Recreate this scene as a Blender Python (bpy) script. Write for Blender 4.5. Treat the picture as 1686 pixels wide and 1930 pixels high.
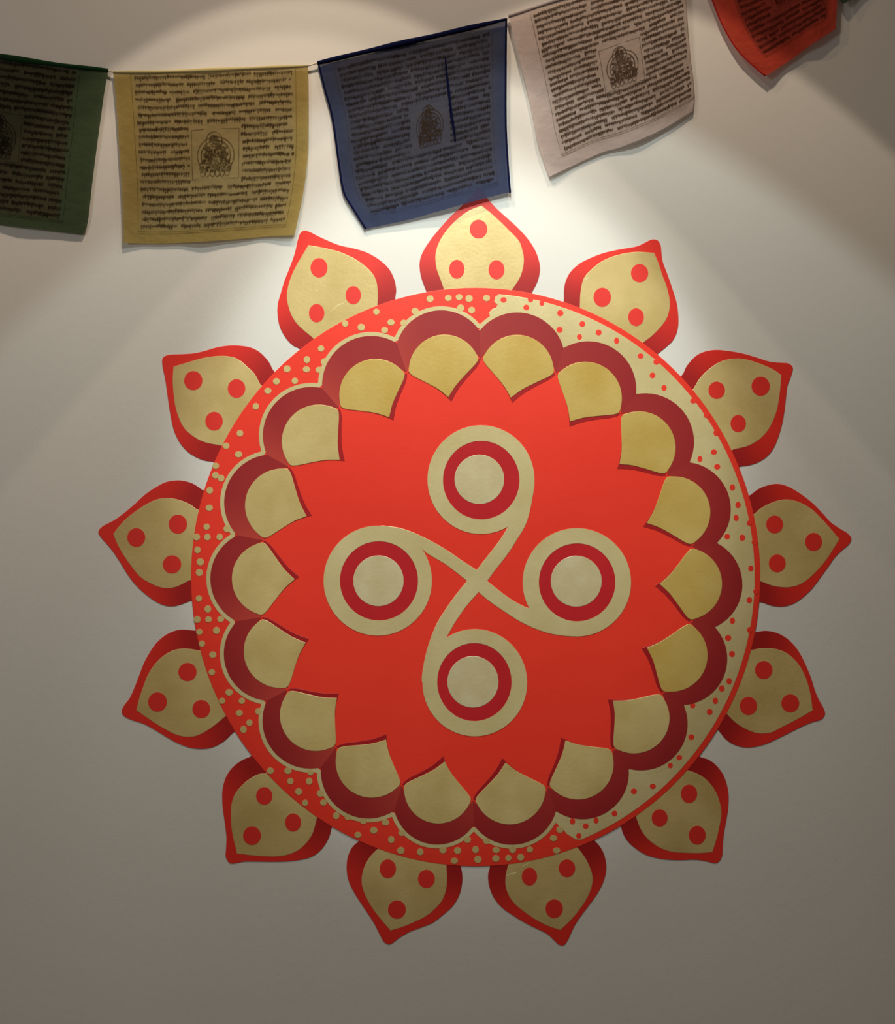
import bpy, math, random
from mathutils import Vector
from mathutils.geometry import tessellate_polygon

# ------------------------------------------------------------------ clear
for o in list(bpy.data.objects):
    bpy.data.objects.remove(o, do_unlink=True)
scene = bpy.context.scene
COL = scene.collection

# ------------------------------------------------------------------ camera
S = 0.0009              # metres per photo pixel on the wall plane
CAM_D = 2.2             # camera distance from the wall
CZ = 1.65               # height of the picture centre
PW, PH = 1686, 1930
cam_data = bpy.data.cameras.new('camera')
cam_data.sensor_fit = 'VERTICAL'
cam_data.sensor_height = 24.0
cam_data.lens = 24.0 * CAM_D / (PH * S)
cam = bpy.data.objects.new('camera', cam_data)
cam.location = (0, -CAM_D, CZ)
cam.rotation_euler = (math.pi / 2, 0, 0)
COL.objects.link(cam)
scene.camera = cam

# ------------------------------------------------------------------ world, exposure
world = bpy.data.worlds.new('world')
scene.world = world
world.use_nodes = True
bg = world.node_tree.nodes['Background']
bg.inputs[0].default_value = (1.0, 0.82, 0.65, 1)
bg.inputs[1].default_value = 0.062
scene.view_settings.view_transform = 'Standard'
scene.view_settings.look = 'None'
scene.view_settings.gamma = 1.0
scene.view_settings.use_curve_mapping = False
scene.view_settings.exposure = 0.0


def wall_pt(px, py, d=0.0):
    """photo pixel -> world point d metres in front of the wall"""
    k = (CAM_D - d) / CAM_D
    return Vector(((px - PW / 2) * S * k, -d, CZ + (PH / 2 - py) * S * k))


# ------------------------------------------------------------------ lamps (recessed ceiling downlights above the frame)
def downlight(name, px, out_px, top_px, half_deg, blend, energy, colour, tilt=0.0, radius=0.012):
    ld = bpy.data.lights.new(name, 'SPOT')
    ld.energy = energy
    ld.color = colour
    ld.spot_size = math.radians(half_deg * 2)
    ld.spot_blend = blend
    ld.shadow_soft_size = radius
    lo = bpy.data.objects.new(name, ld)
    lo.location = ((px - PW / 2) * S, -out_px * S, CZ + (PH / 2 - top_px) * S)
    lo.rotation_euler = (math.radians(tilt), 0, 0)
    COL.objects.link(lo)
    return lo


WARM = (1.0, 0.82, 0.63)
AMBER = (1.0, 0.74, 0.53)
COOL = (0.89, 1.0, 0.96)
# left fitting: scallop, brighter core, wide spill of its bare bulb
downlight('downlight_warm', 570, 585, -800, 36.7, 0.03, 19.0, WARM, radius=0.010)
downlight('downlight_warm_core', 555, 585, -800, 34.6, 0.06, 14.0, WARM, radius=0.010)
downlight('downlight_warm_spill', 520, 540, -800, 80.0, 1.0, 11.0, AMBER, radius=0.03)
# right fitting of the same kind
downlight('downlight_side', 1130, 585, -800, 36.7, 0.03, 20.0, WARM, radius=0.010)
downlight('downlight_side_spill', 1130, 540, -800, 80.0, 1.0, 9.0, AMBER, radius=0.03)
# brighter, cooler fitting aimed at the mural
downlight('downlight_cool', 900, 790, -400, 41.0, 0.06, 15.0, COOL, tilt=15.0, radius=0.030)
downlight('downlight_cool_core', 880, 750, -100, 28.5, 0.45, 6.0, COOL, tilt=36.5, radius=0.035)
downlight('mural_spotlight', 865, 1500, -300, 16.9, 0.42, 48.0, COOL, tilt=53.0, radius=0.04)

# one ordinary room lamp behind and left of the photographer
rd = bpy.data.lights.new('room_lamp', 'AREA')
rd.shape = 'DISK'; rd.size = 0.9; rd.energy = 14.0; rd.color = (1.0, 0.96, 0.90)
ro = bpy.data.objects.new('room_lamp', rd)
ro.location = (-2.4, -2.6, 2.7)
ro.rotation_euler = (Vector((-0.2, 0, 1.4)) - Vector(ro.location)).to_track_quat('-Z', 'Y').to_euler()
COL.objects.link(ro)


# ------------------------------------------------------------------ materials
def new_mat(name):
    m = bpy.data.materials.new(name)
    m.use_nodes = True
    nt = m.node_tree
    return m, nt, nt.nodes, nt.links, nt.nodes['Principled BSDF']


def N(nt, t, **kw):
    n = nt.nodes.new(t)
    for k, v in kw.items():
        setattr(n, k, v)
    return n


def rgba(c):
    return (c[0], c[1], c[2], 1.0)


def wall_material():
    m, nt, nodes, links, b = new_mat('painted_plaster')
    tc = N(nt, 'ShaderNodeTexCoord')
    n1 = N(nt, 'ShaderNodeTexNoise'); n1.inputs['Scale'].default_value = 3.0; n1.inputs['Detail'].default_value = 4
    n2 = N(nt, 'ShaderNodeTexNoise'); n2.inputs['Scale'].default_value = 420.0; n2.inputs['Detail'].default_value = 3
    n3 = N(nt, 'ShaderNodeTexNoise'); n3.inputs['Scale'].default_value = 60.0; n3.inputs['Detail'].default_value = 3
    for n in (n1, n2, n3):
        links.new(tc.outputs['Object'], n.inputs['Vector'])
    r = N(nt, 'ShaderNodeMix', data_type='RGBA')
    r.inputs['A'].default_value = (0.70, 0.68, 0.64, 1)
    r.inputs['B'].default_value = (0.76, 0.745, 0.705, 1)
    links.new(n1.outputs['Fac'], r.inputs['Factor'])
    links.new(r.outputs['Result'], b.inputs['Base Color'])
    ad = N(nt, 'ShaderNodeMath', operation='MULTIPLY_ADD')
    links.new(n3.outputs['Fac'], ad.inputs[0]); ad.inputs[1].default_value = 1.5
    links.new(n2.outputs['Fac'], ad.inputs[2])
    bp = N(nt, 'ShaderNodeBump'); bp.inputs['Strength'].default_value = 0.12; bp.inputs['Distance'].default_value = 0.001
    links.new(ad.outputs[0], bp.inputs['Height'])
    links.new(bp.outputs['Normal'], b.inputs['Normal'])
    b.inputs['Roughness'].default_value = 0.7
    b.inputs['Specular IOR Level'].default_value = 0.25
    return m


def paint(name, c1, c2, rough=0.45, spec=0.4, scale=9.0, bump=0.1, metallic=0.0, contrast=(0.35, 0.7)):
    """brushed wall paint: two close pigments mixed by soft noise"""
    m, nt, nodes, links, b = new_mat(name)
    tc = N(nt, 'ShaderNodeTexCoord')
    n1 = N(nt, 'ShaderNodeTexNoise'); n1.inputs['Scale'].default_value = scale; n1.inputs['Detail'].default_value = 5
    n1.inputs['Roughness'].default_value = 0.55
    n2 = N(nt, 'ShaderNodeTexNoise'); n2.inputs['Scale'].default_value = 160.0; n2.inputs['Detail'].default_value = 4
    links.new(tc.outputs['Object'], n1.inputs['Vector']); links.new(tc.outputs['Object'], n2.inputs['Vector'])
    mr = N(nt, 'ShaderNodeMapRange')
    mr.inputs['From Min'].default_value = contrast[0]; mr.inputs['From Max'].default_value = contrast[1]
    links.new(n1.outputs['Fac'], mr.inputs['Value'])
    mx = N(nt, 'ShaderNodeMix', data_type='RGBA')
    mx.inputs['A'].default_value = rgba(c1); mx.inputs['B'].default_value = rgba(c2)
    links.new(mr.outputs['Result'], mx.inputs['Factor'])
    links.new(mx.outputs['Result'], b.inputs['Base Color'])
    bp = N(nt, 'ShaderNodeBump'); bp.inputs['Strength'].default_value = bump; bp.inputs['Distance'].default_value = 0.001
    links.new(n2.outputs['Fac'], bp.inputs['Height'])
    links.new(bp.outputs['Normal'], b.inputs['Normal'])
    b.inputs['Roughness'].default_value = rough
    b.inputs['Specular IOR Level'].default_value = spec
    b.inputs['Metallic'].default_value = metallic
    return m


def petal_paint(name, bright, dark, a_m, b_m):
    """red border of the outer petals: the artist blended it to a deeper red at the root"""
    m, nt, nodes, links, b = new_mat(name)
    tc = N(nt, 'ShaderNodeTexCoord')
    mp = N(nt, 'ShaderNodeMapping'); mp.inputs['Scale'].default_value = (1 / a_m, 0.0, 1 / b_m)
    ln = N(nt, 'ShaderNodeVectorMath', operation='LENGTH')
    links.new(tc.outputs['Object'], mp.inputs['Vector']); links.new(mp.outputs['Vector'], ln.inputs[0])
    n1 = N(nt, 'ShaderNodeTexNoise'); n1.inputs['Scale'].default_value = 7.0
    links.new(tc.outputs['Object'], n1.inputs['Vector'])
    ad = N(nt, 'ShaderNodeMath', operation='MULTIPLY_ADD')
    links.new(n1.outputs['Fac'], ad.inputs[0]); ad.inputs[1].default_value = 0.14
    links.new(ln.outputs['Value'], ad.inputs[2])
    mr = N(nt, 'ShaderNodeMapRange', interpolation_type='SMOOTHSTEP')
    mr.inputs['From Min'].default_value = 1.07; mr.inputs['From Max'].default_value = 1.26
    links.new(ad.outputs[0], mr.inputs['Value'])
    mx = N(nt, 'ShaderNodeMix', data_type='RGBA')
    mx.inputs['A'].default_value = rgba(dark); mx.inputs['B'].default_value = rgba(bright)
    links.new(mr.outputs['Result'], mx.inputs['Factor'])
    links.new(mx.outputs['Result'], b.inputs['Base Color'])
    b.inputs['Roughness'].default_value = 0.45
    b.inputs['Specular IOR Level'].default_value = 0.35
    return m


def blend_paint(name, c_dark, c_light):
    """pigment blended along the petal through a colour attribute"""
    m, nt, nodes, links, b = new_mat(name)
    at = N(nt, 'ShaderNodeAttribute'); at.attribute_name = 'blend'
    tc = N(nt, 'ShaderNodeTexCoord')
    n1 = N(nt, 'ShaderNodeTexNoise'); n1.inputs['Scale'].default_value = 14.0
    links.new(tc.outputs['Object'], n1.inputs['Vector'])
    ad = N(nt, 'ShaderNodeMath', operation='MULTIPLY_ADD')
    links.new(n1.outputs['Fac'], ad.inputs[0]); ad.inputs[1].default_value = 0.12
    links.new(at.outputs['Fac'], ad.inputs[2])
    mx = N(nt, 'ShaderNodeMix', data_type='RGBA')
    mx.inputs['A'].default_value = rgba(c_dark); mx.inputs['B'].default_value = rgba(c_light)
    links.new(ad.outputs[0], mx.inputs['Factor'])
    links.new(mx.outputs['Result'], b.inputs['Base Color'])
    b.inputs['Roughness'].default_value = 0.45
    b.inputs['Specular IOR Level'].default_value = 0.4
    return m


def cloth_material(name, edge, inner, clear=0.1, transl=0.35, soft=0.02, area=(0.09, 0.93, 0.02, 0.93)):
    """thin printed cotton: dyed edge, a duller rubbed-ink tint inside the printed block"""
    m = bpy.data.materials.new(name); m.use_nodes = True
    nt = m.node_tree; nodes = nt.nodes; links = nt.links
    nodes.clear()
    out = N(nt, 'ShaderNodeOutputMaterial')
    uv = N(nt, 'ShaderNodeUVMap'); uv.uv_map = 'UVMap'
    sep = N(nt, 'ShaderNodeSeparateXYZ'); links.new(uv.outputs['UV'], sep.inputs[0])

    def ramp(sock, lo, hi):
        r = N(nt, 'ShaderNodeMapRange', interpolation_type='SMOOTHSTEP')
        r.inputs['From Min'].default_value = lo; r.inputs['From Max'].default_value = hi
        links.new(sock, r.inputs['Value'])
        return r.outputs['Result']

    def mul(a, b_):
        k = N(nt, 'ShaderNodeMath', operation='MULTIPLY')
        links.new(a, k.inputs[0]); links.new(b_, k.inputs[1])
        return k.outputs[0]
    u0, u1, v0, v1 = area
    mask = mul(mul(ramp(sep.outputs['X'], u0 - soft, u0 + soft), ramp(sep.outputs['X'], u1 + soft, u1 - soft)),
               mul(ramp(sep.outputs['Y'], v0 - soft, v0 + soft), ramp(sep.outputs['Y'], v1 + soft, v1 - soft)))
    n1 = N(nt, 'ShaderNodeTexNoise'); n1.inputs['Scale'].default_value = 7.0; n1.inputs['Detail'].default_value = 5
    links.new(uv.outputs['UV'], n1.inputs['Vector'])
    nr = ramp(n1.outputs['Fac'], -0.25, 0.6)
    mx = N(nt, 'ShaderNodeMix', data_type='RGBA')
    mx.inputs['A'].default_value = rgba(edge); mx.inputs['B'].default_value = rgba(inner)
    links.new(mul(mask, nr), mx.inputs['Factor'])
    col = mx.outputs['Result']
    wv = N(nt, 'ShaderNodeTexNoise'); wv.inputs['Scale'].default_value = 260.0
    links.new(uv.outputs['UV'], wv.inputs['Vector'])
    wr = N(nt, 'ShaderNodeTexNoise'); wr.inputs['Scale'].default_value = 9.0; wr.inputs['Detail'].default_value = 6
    links.new(uv.outputs['UV'], wr.inputs['Vector'])
    b1 = N(nt, 'ShaderNodeBump'); b1.inputs['Strength'].default_value = 0.5; b1.inputs['Distance'].default_value = 0.006
    links.new(wr.outputs['Fac'], b1.inputs['Height'])
    b2 = N(nt, 'ShaderNodeBump'); b2.inputs['Strength'].default_value = 0.25; b2.inputs['Distance'].default_value = 0.0006
    links.new(wv.outputs['Fac'], b2.inputs['Height']); links.new(b1.outputs['Normal'], b2.inputs['Normal'])
    df = N(nt, 'ShaderNodeBsdfDiffuse'); tr = N(nt, 'ShaderNodeBsdfTranslucent'); tp = N(nt, 'ShaderNodeBsdfTransparent')
    for s_ in (df, tr):
        links.new(col, s_.inputs['Color']); links.new(b2.outputs['Normal'], s_.inputs['Normal'])
    tint = N(nt, 'ShaderNodeMix', data_type='RGBA'); tint.inputs['Factor'].default_value = 0.55
    links.new(col, tint.inputs['A']); tint.inputs['B'].default_value = (1, 1, 1, 1)
    links.new(tint.outputs['Result'], tp.inputs['Color'])
    m1 = N(nt, 'ShaderNodeMixShader'); m1.inputs[0].default_value = transl
    links.new(df.outputs[0], m1.inputs[1]); links.new(tr.outputs[0], m1.inputs[2])
    m2 = N(nt, 'ShaderNodeMixShader'); m2.inputs[0].default_value = clear
    links.new(m1.outputs[0], m2.inputs[1]); links.new(tp.outputs[0], m2.inputs[2])
    links.new(m2.outputs[0], out.inputs['Surface'])
    return m


def ink_material(name, c, clear):
    m = bpy.data.materials.new(name); m.use_nodes = True
    nt = m.node_tree; links = nt.links; nt.nodes.clear()
    out = N(nt, 'ShaderNodeOutputMaterial')
    df = N(nt, 'ShaderNodeBsdfDiffuse'); df.inputs['Color'].default_value = rgba(c)
    tp = N(nt, 'ShaderNodeBsdfTransparent')
    tc = N(nt, 'ShaderNodeTexCoord')
    n1 = N(nt, 'ShaderNodeTexNoise'); n1.inputs['Scale'].default_value = 45.0; n1.inputs['Detail'].default_value = 4
    links.new(tc.outputs['Object'], n1.inputs['Vector'])
    mr = N(nt, 'ShaderNodeMapRange')
    mr.inputs['From Min'].default_value = 0.3; mr.inputs['From Max'].default_value = 0.7
    mr.inputs['To Min'].default_value = max(0.0, clear - 0.22); mr.inputs['To Max'].default_value = min(1.0, clear + 0.28)
    links.new(n1.outputs['Fac'], mr.inputs['Value'])
    mx = N(nt, 'ShaderNodeMixShader')
    links.new(mr.outputs['Result'], mx.inputs[0])
    links.new(df.outputs[0], mx.inputs[1]); links.new(tp.outputs[0], mx.inputs[2])
    links.new(mx.outputs[0], out.inputs['Surface'])
    return m


MCX, MCY, MA, MB = 896.0, 1087.5, 536.0, 545.0     # mandala centre and disc half axes in photo pixels
RED = paint('vermilion_paint', (0.88, 0.040, 0.019), (0.94, 0.048, 0.024), rough=0.42, spec=0.45, scale=4.0, bump=0.12)
CRIM = paint('crimson_paint', (0.52, 0.014, 0.020), (0.60, 0.018, 0.024), rough=0.42, spec=0.4, scale=8.0)
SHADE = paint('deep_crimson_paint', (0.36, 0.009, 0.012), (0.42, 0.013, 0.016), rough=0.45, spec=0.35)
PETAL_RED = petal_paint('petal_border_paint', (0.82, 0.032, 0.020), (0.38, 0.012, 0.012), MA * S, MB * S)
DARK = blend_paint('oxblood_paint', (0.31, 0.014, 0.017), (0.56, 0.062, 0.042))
GOLD = paint('gold_paint', (0.60, 0.445, 0.165), (0.74, 0.575, 0.25), rough=0.36, spec=0.6, scale=11.0, bump=0.22, metallic=0.12)
GOLD_DEEP = paint('gold_glance_tone', (0.60, 0.395, 0.085), (0.69, 0.50, 0.155), rough=0.36, spec=0.6, scale=9.0, bump=0.22, metallic=0.12)  # same gold, with the ochre tone of glancing light put into the colour
GOLD_PALE = paint('pale_gold_paint', (0.66, 0.54, 0.255), (0.76, 0.64, 0.34), rough=0.34, spec=0.65, scale=12.0, bump=0.2, metallic=0.12)
PEARL = paint('pearl_gold_paint', (0.66, 0.54, 0.29), (0.75, 0.65, 0.41), rough=0.34, spec=0.6, scale=20.0, bump=0.2, metallic=0.1)
WALLM = wall_material()


# ------------------------------------------------------------------ helpers
def link(name, me, mat, parent=None):
    o = bpy.data.objects.new(name, me)
    COL.objects.link(o)
    if mat is not None and not me.materials:
        me.materials.append(mat)
    if parent is not None:
        o.parent = parent
    return o


def tag(o, label=None, cat=None, group=None, kind=None):
    if label: o['label'] = label
    if cat: o['category'] = cat
    if group: o['group'] = group
    if kind: o['kind'] = kind
    return o


def mesh(name, vs, fs):
    me = bpy.data.meshes.new(name)
    me.from_pydata([tuple(v) for v in vs], [], fs)
    me.update()
    return me


def crom(pts, seg=4, closed=True):
    """smooth curve through points; a point with third value 1 stays a sharp corner"""
    n = len(pts)
    out = []
    for i in range(n if closed else n - 1):
        p1, p2 = pts[i], pts[(i + 1) % n]
        p0 = pts[(i - 1) % n] if (closed or i > 0) else p1
        p3 = pts[(i + 2) % n] if (closed or i + 2 < n) else p2
        s1 = len(p1) > 2 and p1[2]; s2 = len(p2) > 2 and p2[2]
        t1 = ((p2[0] - p1[0]), (p2[1] - p1[1])) if s1 else ((p2[0] - p0[0]) / 2, (p2[1] - p0[1]) / 2)
        t2 = ((p2[0] - p1[0]), (p2[1] - p1[1])) if s2 else ((p3[0] - p1[0]) / 2, (p3[1] - p1[1]) / 2)
        for k in range(seg):
            t = k / seg
            h1 = 2 * t**3 - 3 * t**2 + 1; h2 = t**3 - 2 * t**2 + t; h3 = -2 * t**3 + 3 * t**2; h4 = t**3 - t**2
            out.append((h1 * p1[0] + h2 * t1[0] + h3 * p2[0] + h4 * t2[0],
                        h1 * p1[1] + h2 * t1[1] + h3 * p2[1] + h4 * t2[1]))
    if not closed:
        out.append((pts[-1][0], pts[-1][1]))
    return out


HS = 0.4          # overall build-up of the paint coats


def mloc(p):
    """photo pixel -> mandala local X, Z"""
    return ((p[0] - MCX) * S, (MCY - p[1]) * S)


def slab_mesh(name, outline, h0, h1, chamfer=0.0004):
    """a coat of paint: outline in photo pixels, raised from h0 to h1 metres above the wall, softened edge"""
    h0, h1 = h0 * HS, h1 * HS
    pts = [mloc(p) for p in outline]
    area = sum(pts[i][0] * pts[(i + 1) % len(pts)][1] - pts[(i + 1) % len(pts)][0] * pts[i][1] for i in range(len(pts)))
    if area < 0:
        pts.reverse()
    n = len(pts)
    inset = []
    for i in range(n):
        a, b, c = pts[i - 1], pts[i], pts[(i + 1) % n]
        d = Vector((c[0] - a[0], c[1] - a[1]))
        if d.length < 1e-9:
            inset.append(b); continue
        d.normalize()
        inset.append((b[0] - d.y * chamfer, b[1] + d.x * chamfer))
    hm = h1 - min(0.0002, (h1 - h0) * 0.5)
    vs = [(x, -h0, z) for x, z in pts] + [(x, -hm, z) for x, z in pts] + [(x, -h1, z) for x, z in inset]
    fs = []
    for i in range(n):
        j = (i + 1) % n
        fs.append((i, j, n + j, n + i)); fs.append((n + i, n + j, 2 * n + j, 2 * n + i))
    for t in tessellate_polygon([[Vector((x, z, 0)) for x, z in inset]]):
        a, b, c = t
        pa, pb, pc = inset[a], inset[b], inset[c]
        cr = (pb[0] - pa[0]) * (pc[1] - pa[1]) - (pb[1] - pa[1]) * (pc[0] - pa[0])
        fs.append((2 * n + a, 2 * n + b, 2 * n + c) if cr > 0 else (2 * n + a, 2 * n + c, 2 * n + b))
    return mesh(name, vs, fs)


def slab(name, outline, h0, h1, mat, parent):
    return link(name, slab_mesh(name, outline, h0, h1), mat, parent)


def ellipse(cx, cy, rx, ry, n=64, a0=0.0, a1=2 * math.pi):
    return [(cx + rx * math.cos(a0 + (a1 - a0) * i / n), cy + ry * math.sin(a0 + (a1 - a0) * i / n)) for i in range(n)]


def ring_mesh(name, c0, r0, c1, r1, h0, h1, n=72):
    """flat ring: outer ellipse c0,r0 inner ellipse c1,r1 (pixels)"""
    h0, h1 = h0 * HS, h1 * HS
    o = [mloc(p) for p in ellipse(*c0, *r0, n)]; i_ = [mloc(p) for p in ellipse(*c1, *r1, n)]
    vs = [(x, -h0, z) for x, z in o] + [(x, -h1, z) for x, z in o] + [(x, -h1, z) for x, z in i_] + [(x, -h0, z) for x, z in i_]
    fs = []
    for k in range(n):
        j = (k + 1) % n
        fs += [(k, j, n + j, n + k)[::-1], (n + k, n + j, 2 * n + j, 2 * n + k)[::-1], (2 * n + k, 2 * n + j, 3 * n + j, 3 * n + k)[::-1]]
    return mesh(name, vs, fs)


# ------------------------------------------------------------------ wall
hw, z0, z1, th = 2.3, 0.0, 3.3, 0.12
wv = [(-hw, 0, z0), (hw, 0, z0), (hw, 0, z1), (-hw, 0, z1), (-hw, th, z0), (hw, th, z0), (hw, th, z1), (-hw, th, z1)]
wf = [(0, 1, 2, 3), (5, 4, 7, 6), (4, 0, 3, 7), (1, 5, 6, 2), (3, 2, 6, 7), (4, 5, 1, 0)]
wall = link('wall_back', mesh('wall_back', wv, wf), WALLM)
tag(wall, label='plain off-white painted plaster wall behind the mandala', kind='structure')

# ------------------------------------------------------------------ mandala
mandala = bpy.data.objects.new('mandala_mural', None)
mandala.location = wall_pt(MCX, MCY, 0.0003)
mandala.empty_display_size = 0.1
COL.objects.link(mandala)
tag(mandala, 'large round red and gold mandala painted on the wall with pointed outer petals', 'mural')

# shared dot: a small raised disc of unit radius facing the room
DN = 22
dv = [(math.cos(2 * math.pi * i / DN), 0.0, math.sin(2 * math.pi * i / DN)) for i in range(DN)]
dv += [(x, -1.0, z) for x, _, z in dv]
df_ = [tuple(DN + i for i in range(DN))] + [(i, (i + 1) % DN, DN + (i + 1) % DN, DN + i) for i in range(DN)]


def dot_mesh(name, mat):
    me = mesh(name, dv, df_)
    me.materials.append(mat)
    return me


DOT_RED = dot_mesh('red_dot', RED)
DOT_CRIM = dot_mesh('crimson_dot', paint('dot_red_paint', (0.74, 0.026, 0.020), (0.86, 0.042, 0.026), scale=18.0))
DOT_GOLD = dot_mesh('gold_dot', GOLD)


def dot(name, me, px, py, rx, ry, h0, h1, parent):
    h0, h1 = h0 * HS, h1 * HS
    o = link(name, me, None, parent)
    x, z = mloc((px, py))
    o.location = (x, -h0, z)
    o.scale = (rx * S, h1 - h0, ry * S)
    return o


K = 5.62          # tracing scale of the close-ups the outlines were measured in


def tr(org, pts, k=K):
    return [(org[0] + p[0] / k, org[1] + p[1] / k) + ((p[2],) if len(p) > 2 else ()) for p in pts]


def tuck(p, amt=16):
    """move a root point of a petal under the disc"""
    dx, dy = MCX - p[0], MCY - p[1]
    l = math.hypot(dx, dy)
    return (p[0] + dx / l * amt, p[1] + dy / l * amt, 1)


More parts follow.
